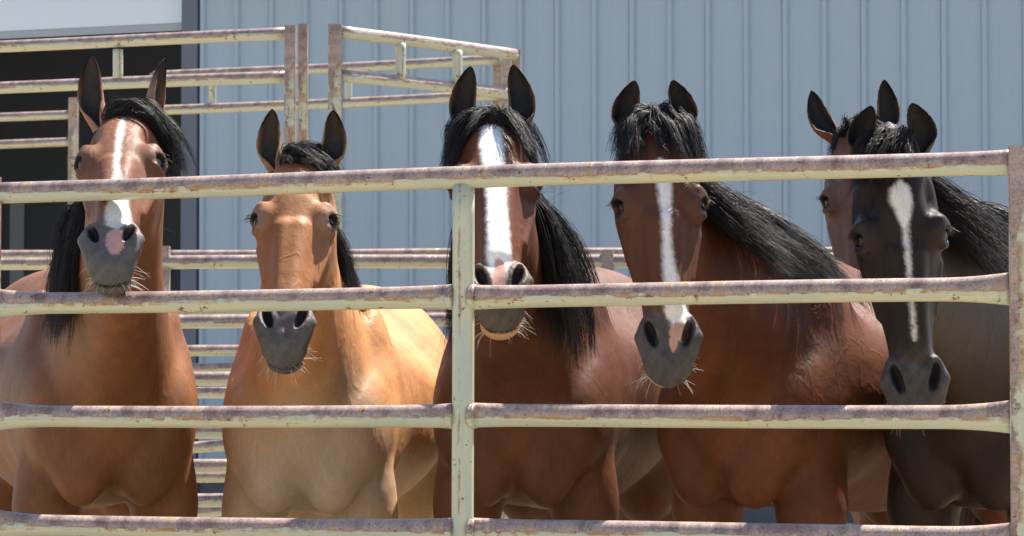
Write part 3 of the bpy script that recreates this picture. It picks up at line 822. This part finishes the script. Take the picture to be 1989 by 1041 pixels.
    a = rng.uniform(-1, 1, nw_); sdw = np.sign(a)
    ws = sdw * rng.uniform(.012, .055, nw_); wv = rng.uniform(.535, .605, nw_); wn_ = rng.uniform(-.14, -.085, nw_)
    roots = np.array([hp(p, q, r) for p, q, r in zip(ws, wv, wn_)])
    for _ in range(4):
        dd, gg = f.sample(roots); roots = roots - gg * dd[:, None] * .9
    dd, gg = f.sample(roots)
    dirs = gg + rng.normal(size=(nw_, 3)) * .25 + (HM @ np.array([0, .25, 0]))
    gd = grow(f, roots, dirs, rng.uniform(.012, .050, nw_) * hs, 8, .35, wl((.25, 0, 0)), .85, (.001, .003), .25)
    strand_mesh("whisker", gd, .0004, M['whisker'], body, .3)
    nl = 44; sdw = np.where(np.arange(nl) % 2 == 0, -1, 1)
    roots = np.array([hp(q * rng.uniform(.098, .106), rng.uniform(.186, .194), rng.uniform(-.058, -.020)) for q in sdw])
    dirs = np.array([HM @ np.array([q * 1.0, .25, .55]) for q in sdw]) + rng.normal(size=(nl, 3)) * .15
    gd = grow(f, roots, dirs, rng.uniform(.012, .026, nl), 6, .5, (0, 0, 0), .8, (.0, .001), .1)
    strand_mesh("eyelash", gd, .0006, M['hair'], body, .3)
    return body

UP = .16
def poll_at(px, py, Y): p = P(px, py, Y); return (p.x, p.y, p.z)
BAY_EAR = dict(earin=(.035, .028, .024), earedge=(.22, .11, .05), earout=(.12, .05, .025))
horses = [
 dict(name="bay_horse", label="bay horse with faint white stripe and pink snip, black mane on the shed bay side", seed=1, scale=1.0, head=.965,
      x=-1.045, y=8.30, heading=math.radians(-14), poll=poll_at(241, 203, 7.56), tilt=52, yaw=0, roll=2,
      body=(.160, .066, .029), face=(.150, .062, .033), muzzle=(.085, .080, .080), eyemix=.35,
      blaze=[(.04, 0, .0), (.06, .0, .003), (.12, 0, .007), (.2, -.002, .005), (.3, .002, .006), (.36, .008, .016), (.44, .014, .027), (.49, .014, .027), (.51, .014, .0)], blazeop=.8,
      pink=[(.012, .545, .022, .04, (.48, .26, .22))],
      ears=[(.36, .75, .35, 1.12), (.20, .55, 1.25, 1.1)], earin=(.05, .04, .034), earedge=(.20, .10, .05), earout=(.27, .14, .09),
      mane_side=-1.0, mane_len=.38, mane_from=9, mane_flip=0, wind=(-.05, 0, 0), fore=(.9, .25, .8, .24, .25), fwind=(.38, 0, 0), fore_n=40),
 dict(name="buckskin_horse", label="pale golden tan horse with grey muzzle and dusty cream chest", seed=2, scale=.97, head=.97,
      x=-.515, y=8.42, heading=math.radians(5), poll=poll_at(580, 292, 7.85), tilt=37, yaw=-1, roll=-1,
      body=(.44, .205, .082), face=(.30, .130, .055), muzzle=(.085, .082, .085), eyemix=.55, eyecol=(.30, .24, .20),
      chest=(.37, .29, .21), belly=(.46, .34, .21),
      blaze=[(.06, .0, .0), (.08, .004, .006), (.12, .004, .006), (.14, .004, .0), (.36, .004, .0)], blazeop=.6,
      pink=[(.0, .555, .004, .006, (.45, .25, .15))],
      ears=[(.30, .40, .35, .95), (.36, .40, .35, .95)], earin=(.07, .05, .035), earedge=(.36, .20, .09), earout=(.30, .16, .08),
      mane_side=1.0, mane_len=.22, mane_n=80, fore=(.25, .2, .5, .12, .6), fwind=(.5, 0, 0), fore_n=30),
 dict(name="bay_horse", label="dark bay horse with broad white blaze behind the panel's middle upright", seed=3, hw=.96, scale=1.0, head=.98,
      x=.045, y=8.20, heading=math.radians(10), poll=poll_at(956, 218, 7.40), tilt=42, yaw=0, roll=2,
      body=(.094, .034, .017), face=(.110, .039, .020), muzzle=(.075, .064, .054), eyemix=.4,
      blaze=[(.0, 0, .006), (.03, -.002, .022), (.10, -.006, .026), (.2, -.002, .023), (.3, .0, .021), (.4, .0, .024), (.46, .0, .026), (.50, .0, .019), (.53, 0, .014), (.54, 0, 0)], white=(.76, .75, .73),
      pink=[(.0, .53, .017, .06, (.50, .29, .24))], lip=(.46, .27, .15),
      ears=[(.12, .55, .25, 1.0), (.16, .50, .25, 1.02)], earin=(.022, .02, .02), earedge=(.16, .07, .03), earout=(.06, .03, .02),
      mane_side=1.0, mane_len=.42, mane_from=9, wind=(.10, 0, 0), fore=(-.05, .15, .3, .21, 2.4), fwind=(0, 0, 0), fore_n=46, tailx=0),
 dict(name="bay_horse", label="reddish bay horse with narrow blaze widening over one nostril, mane blown back", seed=4, hw=1.02, scale=1.0, head=.97,
      x=.645, y=8.08, heading=math.radians(35), poll=poll_at(1277, 228, 7.14), tilt=19, yaw=2, roll=1.5,
      body=(.112, .037, .016), face=(.090, .034, .018), muzzle=(.062, .058, .058), eyemix=.4,
      blaze=[(.10, .0, .0), (.12, .004, .014), (.17, .006, .016), (.24, .006, .010), (.30, .004, .008), (.36, .005, .012), (.42, .012, .017), (.47, .020, .027), (.50, .026, .020), (.515, .028, 0)],
      pink=[(.022, .515, .022, .022, (.44, .26, .20)), (.008, .54, .008, .022, (.44, .26, .20))], lip=(.42, .24, .14),
      ears=[(.16, .30, .25, .74), (.10, .30, .25, .74)], **{k: v for k, v in dict(earin=(.02, .018, .018), earedge=(.13, .055, .025), earout=(.05, .025, .018)).items()},
      mane_side=1.0, mane_len=.30, wind=(.95, 0, .2), fore=(.0, .15, .4, .18, 2.0), fwind=(.15, 0, 0), fore_n=48, mane_n=210),
 dict(name="dark_horse", label="nearly black horse with a white star and thin stripe beside the end post", seed=5, hw=.95, scale=1.0, head=.965,
      x=1.16, y=7.90, heading=math.radians(24), poll=poll_at(1740, 278, 6.84), tilt=7, yaw=0, roll=4,
      body=(.019, .010, .007), face=(.014, .0085, .007), muzzle=(.045, .041, .040), eyemix=.3,
      blaze=[(.08, 0, .0), (.10, .0, .020), (.13, .0, .023), (.16, .002, .014), (.19, .003, .005), (.3, .002, .003), (.42, .002, .003), (.45, .002, 0)], blazeop=.9,
      ears=[(.16, .30, .25, .70), (.14, .30, .25, .70)], earin=(.018, .017, .018), earedge=(.035, .025, .02), earout=(.03, .022, .02),
      mane_side=1.0, mane_len=.30, wind=(.85, 0, .15), fore=(-.5, .2, .4, .16, .8), fwind=(-.25, 0, 0), fore_n=36, mane_n=200),
 dict(name="brown_horse", label="plain brown horse standing behind the others, only ears and half its face showing", seed=6, scale=1.04, head=1.02,
      x=1.26, y=9.75, heading=math.radians(6), poll=poll_at(1672, 246, 8.95), tilt=16, yaw=-4, roll=0,
      body=(.16, .075, .045), face=(.15, .075, .048), muzzle=(.06, .055, .05), eyemix=.4,
      ears=[(.85, .05, -.3, .95), (.22, .05, .3, 1.0)], earin=(.02, .018, .018), earedge=(.10, .05, .025), earout=(.14, .06, .03),
      mane_side=1.0, mane_len=.22, fore=(.2, .2, .5, .16, .8), fwind=(.3, 0, 0), fore_n=34, mane_n=90),
]
for H in horses: make_horse(H)
